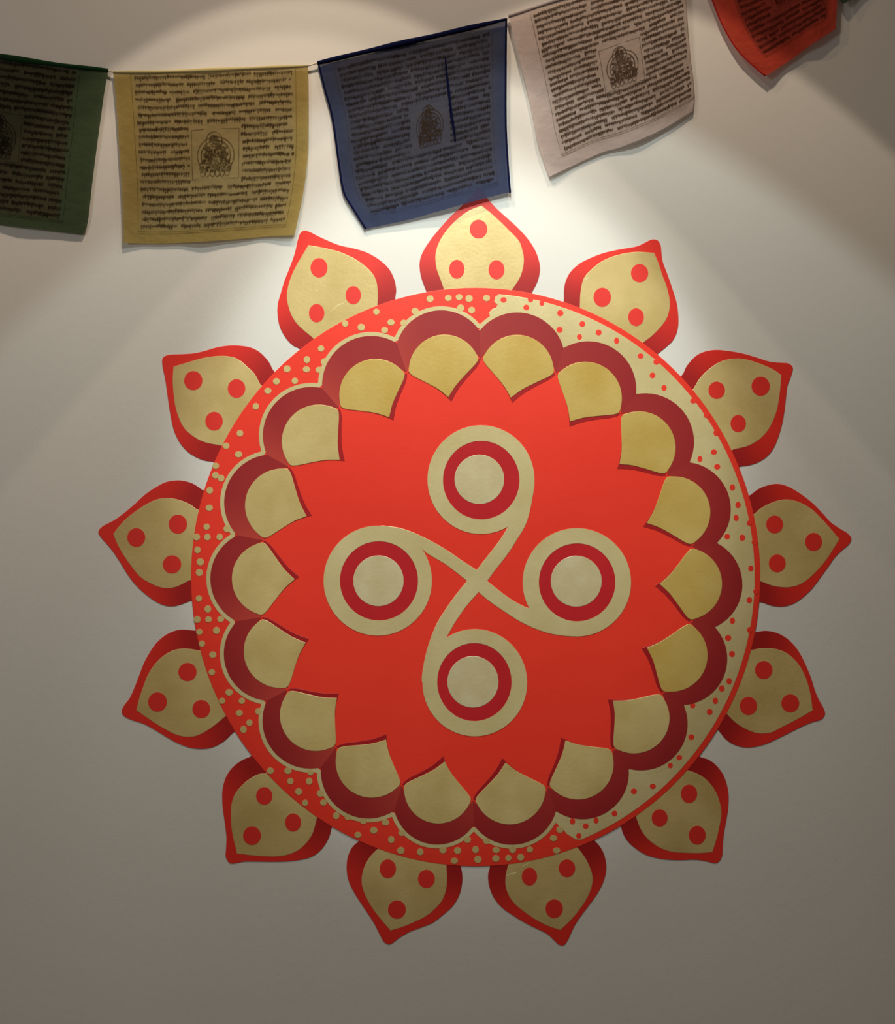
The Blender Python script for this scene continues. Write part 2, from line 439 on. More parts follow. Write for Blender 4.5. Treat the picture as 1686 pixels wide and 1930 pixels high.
OUTER = [
    ((760, 360),
     [(240, 1060), (195, 940), (172, 820), (178, 720), (220, 620), (300, 500), (400, 380), (500, 270), (600, 175), (690, 85), (750, 15), (798, -17), (845, 12), (890, 80), (980, 180), (1100, 290), (1210, 390), (1310, 500), (1390, 620), (1435, 740), (1445, 840), (1420, 960), (1360, 1080)],
     [(425, 1030, 1), (385, 920), (350, 820), (338, 700), (355, 600), (400, 500), (480, 390), (580, 290), (700, 205), (825, 155, 1), (920, 230), (1020, 320), (1120, 420), (1220, 525), (1260, 630), (1275, 740), (1255, 860), (1210, 960), (1145, 1050, 1)],
     [(795, 405, 93, 100), (565, 830, 82, 100), (985, 835, 85, 102)]),
    ((1030, 420),
     [(178, 830), (180, 720), (200, 620), (250, 520), (350, 430), (470, 370), (600, 320), (780, 280), (950, 250), (1040, 210), (1110, 178), (1170, 185), (1205, 240), (1215, 330), (1230, 420), (1275, 540), (1330, 700), (1375, 850), (1393, 1000), (1385, 1130), (1340, 1240), (1260, 1320), (1175, 1390)],
     [(350, 905, 1), (355, 760), (375, 640), (410, 560), (500, 470), (600, 400), (720, 350), (850, 320), (980, 308), (1135, 320, 1), (1180, 420), (1225, 560), (1270, 680), (1298, 800), (1300, 900), (1270, 1010), (1200, 1110), (1110, 1200), (1025, 1265, 1)],
     [(982, 535, 92, 98), (587, 790, 93, 102), (945, 1000, 83, 95)]),
    ((1260, 620),
     [(145, 480), (190, 390), (280, 290), (380, 240), (500, 222), (640, 235), (780, 260), (920, 300), (1060, 345), (1180, 358), (1260, 365), (1312, 410), (1290, 510), (1255, 600), (1240, 720), (1225, 850), (1200, 1000), (1160, 1140), (1110, 1260), (1040, 1350), (950, 1410), (850, 1445), (750, 1460)],
     [(255, 640, 1), (330, 520), (420, 430), (520, 360), (620, 325), (750, 315), (880, 340), (1020, 390), (1120, 440), (1190, 490, 1), (1180, 620), (1165, 740), (1140, 870), (1090, 1000), (1020, 1110), (930, 1190), (820, 1245), (690, 1275, 1)],
     [(970, 607, 97, 103), (505, 650, 88, 92), (733, 1003, 82, 92)]),
    ((1350, 880),
     [(350, 300), (440, 235), (540, 195), (650, 180), (760, 210), (880, 280), (1000, 370), (1120, 490), (1200, 580), (1290, 645), (1380, 700), (1425, 755), (1400, 820), (1320, 890), (1250, 960), (1180, 1060), (1100, 1170), (1010, 1290), (910, 1385), (810, 1450), (700, 1480), (580, 1470), (480, 1435)],
     [(395, 500, 1), (480, 430), (580, 380), (680, 350), (780, 348), (900, 385), (1020, 460), (1120, 560), (1210, 660), (1300, 765, 1), (1240, 860), (1170, 970), (1090, 1070), (990, 1170), (900, 1235), (800, 1270), (700, 1275), (580, 1255), (475, 1215, 1)],
     [(612, 610, 90, 95), (1025, 795, 90, 97), (640, 1022, 90, 95)]),
    ((1310, 1160),
     [(630, 175), (740, 162), (850, 180), (950, 230), (1040, 310), (1110, 410), (1170, 530), (1220, 650), (1260, 780), (1300, 880), (1350, 970), (1372, 1040), (1335, 1100), (1240, 1130), (1130, 1175), (1010, 1235), (880, 1300), (760, 1355), (640, 1390), (520, 1398), (400, 1365), (310, 1300), (240, 1215)],
     [(600, 365, 1), (700, 348), (820, 350), (930, 380), (1020, 440), (1100, 530), (1160, 640), (1200, 760), (1225, 880), (1240, 1005, 1), (1130, 1070), (1010, 1135), (900, 1190), (800, 1240), (680, 1250), (570, 1220), (460, 1160), (390, 1105), (335, 1045, 1)],
     [(722, 577, 93, 97), (560, 958, 92, 97), (1003, 930, 95, 97)]),
    ((1130, 1380),
     [(1060, 260), (1150, 290), (1230, 350), (1300, 440), (1340, 540), (1362, 660), (1358, 800), (1340, 920), (1315, 1060), (1300, 1200), (1293, 1310), (1260, 1370), (1210, 1388), (1120, 1365), (1000, 1350), (860, 1355), (720, 1350), (590, 1330), (470, 1290), (370, 1225), (290, 1150), (240, 1060), (218, 985)],
     [(920, 400, 1), (1010, 430), (1100, 480), (1180, 560), (1240, 660), (1278, 780), (1285, 880), (1265, 1000), (1235, 1130), (1190, 1270, 1), (1060, 1280), (920, 1278), (780, 1270), (660, 1235), (560, 1175), (480, 1100), (420, 1000), (378, 880, 1)],
     [(943, 652, 87, 98), (632, 907, 85, 93), (1030, 1090, 90, 100)]),
    ((890, 1510),
     [(1285, 405), (1350, 480), (1395, 570), (1418, 690), (1400, 810), (1350, 930), (1280, 1040), (1190, 1160), (1110, 1270), (1060, 1360), (1020, 1450), (975, 1520), (920, 1522), (860, 1470), (790, 1405), (680, 1350), (560, 1290), (430, 1210), (310, 1125), (220, 1010), (175, 890), (165, 780), (185, 690)],
     [(1110, 490, 1), (1180, 580), (1230, 670), (1265, 770), (1270, 860), (1240, 970), (1180, 1080), (1100, 1190), (1020, 1280), (930, 1365, 1), (800, 1320), (680, 1260), (560, 1180), (450, 1090), (380, 990), (350, 880), (355, 770), (385, 655, 1)],
     [(603, 797, 82, 95), (1000, 710, 88, 95), (865, 1138, 92, 100)]),
    ((620, 1510),
     [(325, 410), (250, 480), (200, 580), (185, 700), (200, 820), (250, 940), (330, 1070), (410, 1190), (480, 1300), (530, 1400), (570, 1475), (610, 1512), (660, 1510), (740, 1450), (850, 1385), (980, 1335), (1100, 1285), (1210, 1200), (1310, 1110), (1380, 990), (1408, 870), (1410, 780), (1395, 680)],
     [(520, 500, 1), (440, 580), (380, 680), (348, 790), (350, 900), (390, 1010), (450, 1120), (540, 1240), (650, 1370, 1), (780, 1330), (900, 1280), (1020, 1220), (1110, 1150), (1190, 1060), (1235, 950), (1248, 820), (1240, 655, 1)],
     [(622, 715, 87, 100), (1030, 822, 90, 97), (718, 1147, 95, 98)]),
    ((380, 1380),
     [(520, 255), (420, 300), (320, 380), (255, 480), (222, 600), (218, 730), (230, 850), (248, 980), (262, 1110), (258, 1230), (255, 1320), (300, 1388), (370, 1385), (460, 1370), (600, 1370), (760, 1372), (900, 1368), (1040, 1352), (1160, 1320), (1250, 1260), (1320, 1170), (1360, 1080), (1380, 1005)],
     [(680, 435, 1), (600, 445), (500, 500), (420, 570), (350, 660), (315, 770), (310, 880), (315, 1000), (335, 1120), (375, 1285, 1), (500, 1300), (640, 1312), (780, 1315), (900, 1300), (1020, 1250), (1110, 1170), (1170, 1080), (1200, 990), (1220, 905, 1)],
     [(663, 675, 87, 95), (968, 955, 85, 97), (533, 1095, 95, 100)]),
    ((200, 1150),
     [(935, 215), (820, 205), (720, 220), (620, 270), (530, 350), (460, 450), (400, 560), (350, 690), (300, 820), (250, 930), (190, 1010), (165, 1075), (200, 1130), (290, 1170), (400, 1205), (520, 1270), (640, 1345), (760, 1410), (880, 1455), (1000, 1470), (1120, 1455), (1240, 1395), (1350, 1295)],
     [(985, 430, 1), (900, 412), (800, 408), (700, 430), (600, 490), (510, 580), (440, 690), (390, 820), (350, 940), (320, 1060, 1), (420, 1130), (540, 1210), (660, 1280), (760, 1325), (860, 1342), (960, 1330), (1060, 1280), (1160, 1210), (1255, 1130, 1)],
     [(862, 655, 97, 98), (545, 972, 100, 103), (1008, 1047, 95, 97)]),
    ((160, 880),
     [(1250, 245), (1150, 180), (1050, 148), (960, 143), (860, 160), (760, 210), (640, 290), (520, 400), (400, 500), (300, 570), (210, 615), (155, 660), (145, 705), (190, 770), (270, 860), (360, 990), (440, 1120), (520, 1230), (620, 1330), (740, 1420), (850, 1470), (950, 1475), (1040, 1450), (1120, 1420)],
     [(1185, 450, 1), (1100, 390), (1000, 350), (900, 330), (800, 335), (700, 370), (580, 440), (460, 530), (380, 610), (300, 710, 1), (350, 830), (420, 950), (490, 1050), (580, 1160), (680, 1225), (780, 1270), (880, 1285), (980, 1265), (1110, 1200, 1)],
     [(985, 607, 98, 102), (545, 748, 95, 100), (923, 1033, 98, 97)]),
    ((270, 620),
     [(1375, 435), (1330, 350), (1250, 260), (1160, 205), (1050, 180), (920, 175), (780, 195), (660, 230), (540, 258), (400, 268), (270, 275), (205, 310), (205, 400), (230, 520), (250, 650), (270, 800), (295, 950), (330, 1090), (390, 1210), (470, 1300), (560, 1360), (650, 1395), (740, 1410)],
     [(1240, 590, 1), (1180, 480), (1100, 400), (1000, 320), (900, 290), (780, 288), (650, 305), (520, 340), (320, 400, 1), (312, 540), (320, 680), (340, 820), (380, 950), (440, 1060), (540, 1145), (650, 1200), (820, 1235, 1)],
     [(530, 548, 97, 102), (988, 632, 93, 100), (750, 978, 93, 100)]),
    ((500, 400),
     [(1375, 920), (1385, 820), (1360, 700), (1300, 590), (1200, 500), (1080, 430), (940, 385), (800, 355), (680, 310), (560, 255), (460, 205), (400, 198), (360, 240), (335, 330), (310, 440), (260, 580), (205, 720), (165, 850), (130, 980), (130, 1100), (155, 1220), (215, 1330), (290, 1410), (365, 1450)],
     [(1185, 990, 1), (1190, 850), (1170, 720), (1110, 620), (1000, 530), (880, 460), (750, 410), (600, 375), (455, 350, 1), (390, 460), (320, 580), (260, 720), (230, 850), (235, 960), (280, 1100), (360, 1210), (500, 1330, 1)],
     [(568, 590, 90, 103), (930, 880, 82, 97), (543, 1070, 82, 98)]),
]
for org, outl, gold, dots in OUTER:
    o = tr(org, outl)
    loop = [tuck(o[-1]), tuck(o[0])] + [o[0]] + o[1:-1] + [o[-1]]
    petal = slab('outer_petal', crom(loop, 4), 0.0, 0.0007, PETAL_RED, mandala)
    g = tr(org, gold)
    loop = [tuck(g[-1]), tuck(g[0])] + g
    slab('gold_field', crom(loop, 4), 0.0004, 0.0012, GOLD, petal)
    for x, y, rx, ry in dots:
        (px, py), = tr(org, [(x, y)])
        dot('red_dot', DOT_CRIM, px, py, rx / K, ry / K, 0.0010, 0.0016, petal)

# fine cracks in the gold, their highlights painted in as pale slivers
CRACK_GLINT = paint('crack_glint_paint', (0.80, 0.68, 0.36), (0.84, 0.74, 0.44), rough=0.3, spec=0.7)
petals = [o for o in mandala.children if o.name.startswith('outer_petal')]
for k, org, pts in ((12, (500, 400), [(683, 1056), (740, 1015), (765, 985), (815, 970), (852, 945)]), (12, (500, 400), [(520, 839), (545, 835), (572, 829)]),
                    (6, (890, 1510), [(352, 796), (400, 772), (460, 760), (500, 748)]), (6, (890, 1510), [(520, 700), (570, 672), (625, 642)]),
                    (1, (1030, 420), [(400, 615), (430, 590), (470, 588)])):
    c = tr(org, pts)
    up = [(x, y - 0.9) for x, y in c]; dn = [(x, y + 0.9) for x, y in c[1:-1]][::-1]
    slab('crack_glint', up + dn, 0.0011, 0.0016, CRACK_GLINT, petals[k])

# the disc
disc = slab('red_disc', ellipse(MCX, MCY, MA, MB, 180), 0.0, 0.0018, RED, mandala)

# cusps and inner joints of the eighteen scalloped petals, clockwise from the top
CUSP = [(903.4, 623.6), (1061.3, 656.3), (1198, 743), (1298.6, 871.5), (1350, 1023.3), (1346.4, 1181.9), (1287.7, 1328.6), (1184.2, 1448.8), (1047.3, 1528.3), (892.5, 1554.3), (743, 1527.4), (604.6, 1446.2), (502.7, 1320.6), (446, 1171), (447, 1009), (503, 857), (607, 731.7), (747.6, 647)]
JOIN = [(905.4, 675.5), (1047.3, 702.9), (1169.7, 779.7), (1255.7, 895.2), (1303.7, 1029.5), (1301, 1172), (1247.7, 1306.4), (1154.8, 1412.3), (1032, 1483.5), (891.5, 1508.3), (757.4, 1480), (633, 1408.8), (541.8, 1299.7), (493.2, 1163.2), (496, 1018), (544, 880), (639, 769), (766, 702)]
TIP = [(962.2, 749.9), (1073.6, 794.8), (1167, 875), (1218.3, 986), (1242.3, 1100.7), (1218.3, 1221), (1154.5, 1320.6), (1065, 1395.4), (952.2, 1436.9), (838, 1434.9), (727.3, 1393.7), (634.8, 1315.4), (576, 1211.2), (555.5, 1091.8), (577.8, 973), (640, 867), (733.3, 786.8), (844.7, 748.9)]
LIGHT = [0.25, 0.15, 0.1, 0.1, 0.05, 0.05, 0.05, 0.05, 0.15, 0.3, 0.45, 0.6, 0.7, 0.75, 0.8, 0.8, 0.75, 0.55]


def arc(a, b, sag, n, grow=0.0):
    """circular arc from a to b bulging away from the mandala centre"""
    mx, my = (a[0] + b[0]) / 2, (a[1] + b[1]) / 2
    dx, dy = b[0] - a[0], b[1] - a[1]
    c = math.hypot(dx, dy) / 2
    nx, ny = dy / (2 * c), -dx / (2 * c)
    if (mx - MCX) * nx + (my - MCY) * ny < 0:
        nx, ny = -nx, -ny
    R = (c * c + sag * sag) / (2 * sag)
    ox, oy = mx - nx * (R - sag), my - ny * (R - sag)
    a0 = math.atan2(a[1] - oy, a[0] - ox); a1 = math.atan2(b[1] - oy, b[0] - ox)
    while a1 < a0:
        a1 += 2 * math.pi
    return [(ox + (R + grow) * math.cos(a0 + (a1 - a0) * i / n), oy + (R + grow) * math.sin(a0 + (a1 - a0) * i / n)) for i in range(n + 1)]


# gold field on the right part of the rim
a_start = math.atan2((556 - MCY) / (MB - 11), (940 - MCX) / (MA - 11))
a_end = math.atan2((1586 - MCY) / (MB - 10), (1082 - MCX) / (MA - 10))
gold_rim = ellipse(MCX, MCY, MA - 10.5, MB - 10.5, 110, a_start, a_end) + [(1084, 1582)]
gold_rim += [(1068, 1572), (1059, 1561), (1047, 1551), (1030, 1548)]
for i in range(7, -1, -1):
    gold_rim += arc(CUSP[i], CUSP[i + 1], 46, 12)[::-1]
gold_rim += [(902, 622), (916, 606), (924, 600), (921, 589), (927, 583), (934, 581), (937, 575), (931, 569), (933, 560)]
slab('gold_rim_field', gold_rim, 0.0014, 0.0024, GOLD_PALE, mandala)

# thin gold line round the scallops
edge_o, edge_i = [], []
for i in range(18):
    a, b = CUSP[i], CUSP[(i + 1) % 18]
    edge_o += [(x, y) for x, y in arc(a, b, 50, 20, 7.5)][1:-1]
    edge_i += [(x, y) for x, y in arc(a, b, 50, 20, -5)][1:-1]
n = len(edge_o)
# keep the outer line from folding over itself at the cusps
def inside_ok(p, i):
    k = i // 19
    for q in (k - 1, k + 1):
        a, b = CUSP[q % 18], CUSP[(q + 1) % 18]
        ar = arc(a, b, 50, 2)
        m = ar[1]
        c = math.hypot(b[0] - a[0], b[1] - a[1]) / 2
        R = (c * c + 2500) / 100
        mx, my = (a[0] + b[0]) / 2, (a[1] + b[1]) / 2
        ux, uy = (m[0] - mx) / 50, (m[1] - my) / 50
        ox, oy = mx - ux * (R - 50), my - uy * (R - 50)
        if math.hypot(p[0] - ox, p[1] - oy) < R + 7.0:
            return False
    return True
keep = [i for i in range(n) if inside_ok(edge_o[i], i)]
line_out = [edge_o[i] for i in keep]; line_in = [edge_i[i] for i in keep]
vs = []; m_ = len(keep)
for h, lst in ((0.0014, line_out), (0.0026, line_out), (0.0026, line_in)):
    for p in lst:
        x, z = mloc(p); vs.append((x, -h * HS, z))
fs = []
for k in range(m_):
    j = (k + 1) % m_
    fs += [(k, m_ + k, m_ + j, j), (m_ + k, 2 * m_ + k, 2 * m_ + j, m_ + j)]
link('gold_scallop_line', mesh('gold_scallop_line', vs, fs), GOLD_PALE, mandala)

# eighteen dark scalloped petals, each with its gold scale and painted underside shade
for i in range(18):
    a, b = CUSP[i], CUSP[(i + 1) % 18]
    ja, jb, tp = JOIN[i], JOIN[(i + 1) % 18], TIP[i]
    NS = 20
    oa = arc(a, b, 50, NS); ia = arc(ja, jb, 44, NS)
    pts = [mloc(p) for p in oa]; pin = [mloc(p) for p in ia]
    h0, h1 = 0.0016 * HS, (0.0030 + 0.00008 * (i % 2)) * HS
    vs = [(x, -h0, z) for x, z in pts] + [(x, -h1, z) for x, z in pts] + [(x, -h1, z) for x, z in pin]
    fs = []
    M = NS + 1
    for k in range(NS):
        fs += [(k, M + k, M + k + 1, k + 1), (M + k, 2 * M + k, 2 * M + k + 1, M + k + 1)]
    me = mesh('scallop_petal', vs, fs)
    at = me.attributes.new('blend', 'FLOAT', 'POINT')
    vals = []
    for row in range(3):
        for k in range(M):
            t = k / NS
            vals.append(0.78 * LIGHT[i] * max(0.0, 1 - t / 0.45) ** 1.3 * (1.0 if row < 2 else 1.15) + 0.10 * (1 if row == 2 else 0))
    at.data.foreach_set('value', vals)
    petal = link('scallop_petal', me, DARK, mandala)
    # gold scale
    cx, cy = (ja[0] + jb[0] + tp[0]) / 3, (ja[1] + jb[1] + tp[1]) / 3

    def toward(p, q, d):
        l = math.hypot(q[0] - p[0], q[1] - p[1])
        return (p[0] + (q[0] - p[0]) / l * d, p[1] + (q[1] - p[1]) / l * d)
    ca, cb = toward(ja, jb, 4.5), toward(jb, ja, 4.5)
    top = arc(ca, cb, 57.5, 14)

    def side(c, t_, bend_c, bend_t):
        dx, dy = t_[0] - c[0], t_[1] - c[1]
        l = math.hypot(dx, dy)
        nx, ny = dy / l, -dx / l
        mid = ((c[0] + t_[0]) / 2, (c[1] + t_[1]) / 2)
        if (mid[0] - cx) * nx + (mid[1] - cy) * ny < 0:
            nx, ny = -nx, -ny
        return [(c[0] + dx * f + nx * o_, c[1] + dy * f + ny * o_) for f, o_ in ((0.14, bend_c), (0.4, bend_c * 0.3 + bend_t * 0.4), (0.72, bend_t))]
    s1 = side(cb, tp, 2.0, -2.4); s2 = side(ca, tp, 2.0, -2.4)[::-1]
    loop = [top[0]] + top[1:-1] + [top[-1]] + s1 + [(tp[0], tp[1], 1)] + s2
    outl = crom(loop, 3)
    gm = GOLD_DEEP if i in (0, 1, 2, 3, 4, 5, 16, 17) else GOLD  # top and right scales: glancing-light tone painted in
    slab('gold_scale', outl, 0.0022, 0.0038, gm, petal)
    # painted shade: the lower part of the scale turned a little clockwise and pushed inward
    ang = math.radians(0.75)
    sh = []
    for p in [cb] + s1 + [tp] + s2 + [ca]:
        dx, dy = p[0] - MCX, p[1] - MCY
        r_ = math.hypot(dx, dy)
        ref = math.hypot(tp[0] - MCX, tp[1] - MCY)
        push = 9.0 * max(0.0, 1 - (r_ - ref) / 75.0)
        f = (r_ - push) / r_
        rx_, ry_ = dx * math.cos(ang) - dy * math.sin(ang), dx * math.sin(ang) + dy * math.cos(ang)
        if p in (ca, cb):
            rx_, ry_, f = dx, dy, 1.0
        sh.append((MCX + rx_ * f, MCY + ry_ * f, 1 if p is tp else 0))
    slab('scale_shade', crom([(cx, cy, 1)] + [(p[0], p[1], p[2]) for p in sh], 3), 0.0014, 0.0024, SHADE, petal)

# rim dots
GD = [((500, 400), [(1175, 1055), (1585, 1045), (845, 1180), (1015, 1220), (1330, 1168), (1262, 1250), (590, 1445), (440, 1562), (230, 1660), (435, 1665), (1465, 1175), (625, 1585), (570, 1670)]),
      ((760, 360), [(282, 1143), (475, 1135), (590, 1125), (695, 1140), (880, 1135), (125, 1275), (605, 1240), (722, 1262)]),
      ((270, 620), [(1410, 555), (1605, 550), (1320, 655), (1192, 820), (1025, 1105), (878, 1238), (1010, 1328), (768, 1450), (765, 1550), (825, 1580)]),
      ((350, 840), [(255, 473), (250, 657), (222, 858), (115, 967), (230, 968), (360, 967), (125, 1103), (155, 1230), (145, 1343), (140, 1617), (440, 880)]),
      ((350, 1100), [(235, 268), (122, 378), (242, 378), (370, 375), (325, 495), (145, 510), (172, 635), (287, 752), (277, 937), (460, 1150), (385, 1240), (595, 1240), (568, 1368), (675, 1472), (612, 1543), (770, 1352)]),
      ((480, 1270), [(165, 1025), (352, 1025), (590, 1040), (378, 1135), (577, 1135), (465, 1245), (533, 1365), (727, 1362), (862, 1500), (985, 1515), (1150, 1555), (1385, 1572), (1260, 1655), (695, 1265)]),
      ((620, 1510), [(305, 355), (658, 405), (760, 520), (965, 535), (1205, 515), (1360, 520), (1465, 405), (1550, 510), (1325, 630), (1575, 615), (770, 335)]),
      ((890, 1510), [(250, 515), (248, 605), (380, 600), (510, 592), (425, 510), (607, 510), (890, 520), (858, 390), (925, 298), (150, 418)])]
RD = [((760, 360), [(1060, 1155), (1300, 1235), (1660, 1295), (1345, 1150), (1465, 1190)]),
      ((1030, 420), [(375, 1073), (135, 1135), (345, 1210), (548, 1163), (738, 1250), (992, 1412), (1118, 1617), (1160, 1475)]),
      ((1030, 600), [(1240, 738), (1550, 875), (1620, 1490)]),
      ((1260, 620), [(400, 915), (500, 1100), (475, 1305), (510, 1460)]),
      ((1140, 840), [(1345, 443), (1405, 628), (1385, 765), (1525, 820), (1290, 963), (1450, 975), (1580, 1025), (1540, 1300), (1525, 1635), (1595, 1545)]),
      ((1140, 1100), [(1345, 393), (1530, 490), (1300, 575), (1340, 745), (1310, 1033), (1233, 1110), (1165, 1240), (1105, 1358), (925, 1290), (910, 1625)]),
      ((1000, 1270), [(1570, 885), (1475, 970), (1290, 1190), (1090, 1243), (885, 1478), (580, 1612), (440, 1560), (690, 1550)]),
      ((890, 1510), [(1125, 365)])]
rnd = random.Random(4)
for org, lst in GD:
    for p in tr(org, lst):
        dot('rim_dot', DOT_GOLD, p[0], p[1], 6.4 + rnd.uniform(-.6, .6), 6.2 + rnd.uniform(-.6, .6), 0.0014, 0.0028, mandala)
for org, lst in RD:
    for p in tr(org, lst):
        dot('rim_dot', DOT_RED, p[0], p[1], 5.3 + rnd.uniform(-.7, .7), 5.6 + rnd.uniform(-.7, .7), 0.0018, 0.0027, mandala)

# looping gold ribbon with four eyes
Z8 = ((580, 780), 2.634)


def t8(pts):
    return tr(Z8[0], pts, Z8[1])


ribA = [(1124, 330), (1112, 430), (1085, 540), (1040, 620), (985, 705), (930, 775), (890, 830, 1), (847, 885, 1), (790, 950), (740, 1020), (710, 1070), (692, 1103, 1), (668, 1160), (628, 1240), (600, 1330), (566, 1330), (575, 1240), (600, 1140), (640, 1040), (690, 960), (740, 890), (790, 830, 1), (838, 775, 1), (880, 720), (935, 650), (970, 600), (991, 563, 1), (1020, 500), (1060, 420), (1090, 330)]
ribB = [(350, 556), (430, 562), (500, 580), (580, 615), (680, 670), (760, 725), (838, 775, 1), (890, 830, 1), (940, 870), (1000, 915), (1060, 950), (1107, 969, 1), (1160, 1000), (1230, 1050), (1334, 1070), (1334, 1103), (1240, 1098), (1150, 1075), (1060, 1035), (980, 985), (900, 930), (847, 885, 1), (790, 830, 1), (740, 790), (680, 745), (620, 710), (587, 690, 1), (540, 650), (450, 600), (350, 590)]
slab('gold_ribbon', crom(t8(ribA), 3), 0.0014, 0.0030, GOLD_PALE, mandala)
slab('gold_ribbon', crom(t8(ribB), 3), 0.0014, 0.00305, GOLD_PALE, mandala)
EYES = [((906, 904), (100.7, 102.5), (906.5, 905), (73, 75), (903, 903.5), (46.8, 46.5)),
        ((711.7, 1094.3), (102, 103.5), (714, 1094.7), (74.5, 75.6), (713, 1094.7), (47.5, 47.8)),
        ((1086.5, 1097.4), (102, 102), (1087, 1097.5), (73, 74.5), (1085.5, 1095.5), (48, 48)),
        ((894.4, 1286.5), (98.6, 101), (893.6, 1285.3), (71, 74.5), (891, 1285), (48.2, 48.6))]
for c0, r0, c1, r1, c2, r2 in EYES:
    ring = link('gold_ring', ring_mesh('gold_ring', c0, r0, c1, (r1[0] - 1, r1[1] - 1), 0.0014, 0.0031), GOLD_PALE, mandala)
    slab('crimson_circle', ellipse(*c1, *r1, 56), 0.0014, 0.0024, CRIM, ring)
    slab('pearl_centre', ellipse(*c2, *r2, 48), 0.0020, 0.0032, PEARL, ring)


# ------------------------------------------------------------------ prayer flags
def polyline(pts, t):
    """point at parameter t (0..1) of a polyline by length"""
    ls = [0.0]
    for i in range(1, len(pts)):
        ls.append(ls[-1] + math.hypot(pts[i][0] - pts[i - 1][0], pts[i][1] - pts[i - 1][1]))
    d = t * ls[-1]
    for i in range(1, len(pts)):
        if d <= ls[i] + 1e-9:
            f = (d - ls[i - 1]) / max(1e-9, ls[i] - ls[i - 1])
            return (pts[i - 1][0] + (pts[i][0] - pts[i - 1][0]) * f, pts[i - 1][1] + (pts[i][1] - pts[i - 1][1]) * f)
    return pts[-1]


class Flag:
    """a cloth hanging from the string; u runs left to right, v from the string down"""
    def __init__(self, top, bottom, left, right, d_top, d_bot, waves):
        sm = lambda p: crom(p, 5, closed=False)
        self.t, self.b, self.l, self.r = sm(top), sm(bottom), sm(left), sm(right)
        self.dt, self.db, self.w = d_top, d_bot, waves
        self.base = None

    def px(self, u, v):
        T, B, L, R = polyline(self.t, u), polyline(self.b, u), polyline(self.l, v), polyline(self.r, v)
        c00, c10, c01, c11 = self.t[0], self.t[-1], self.b[0], self.b[-1]
        f = lambda k: ((1 - v) * T[k] + v * B[k] + (1 - u) * L[k] + u * R[k]
                       - ((1 - u) * (1 - v) * c00[k] + u * (1 - v) * c10[k] + (1 - u) * v * c01[k] + u * v * c11[k]))
        return f(0), f(1)

    def depth(self, u, v):
        dt = self.dt[0] * (1 - u) + self.dt[1] * u
        db = self.db[0] * (1 - u) + self.db[1] * u
        d = dt * (1 - v) + db * v
        a, fu, ph = self.w
        d += a * (0.25 + v) * math.sin(fu * u * 2 * math.pi + ph + 1.3 * v) + 0.4 * a * v * math.sin(2.3 * fu * u * 2 * math.pi + 2 * ph)
        d += 0.25 * a * math.sin(9 * v + 4 * u + ph) * v
        return max(0.0035, d)

    def at(self, u, v, lift=0.0):
        x, y = self.px(u, v)
        return wall_pt(x, y, self.depth(u, v) + lift)


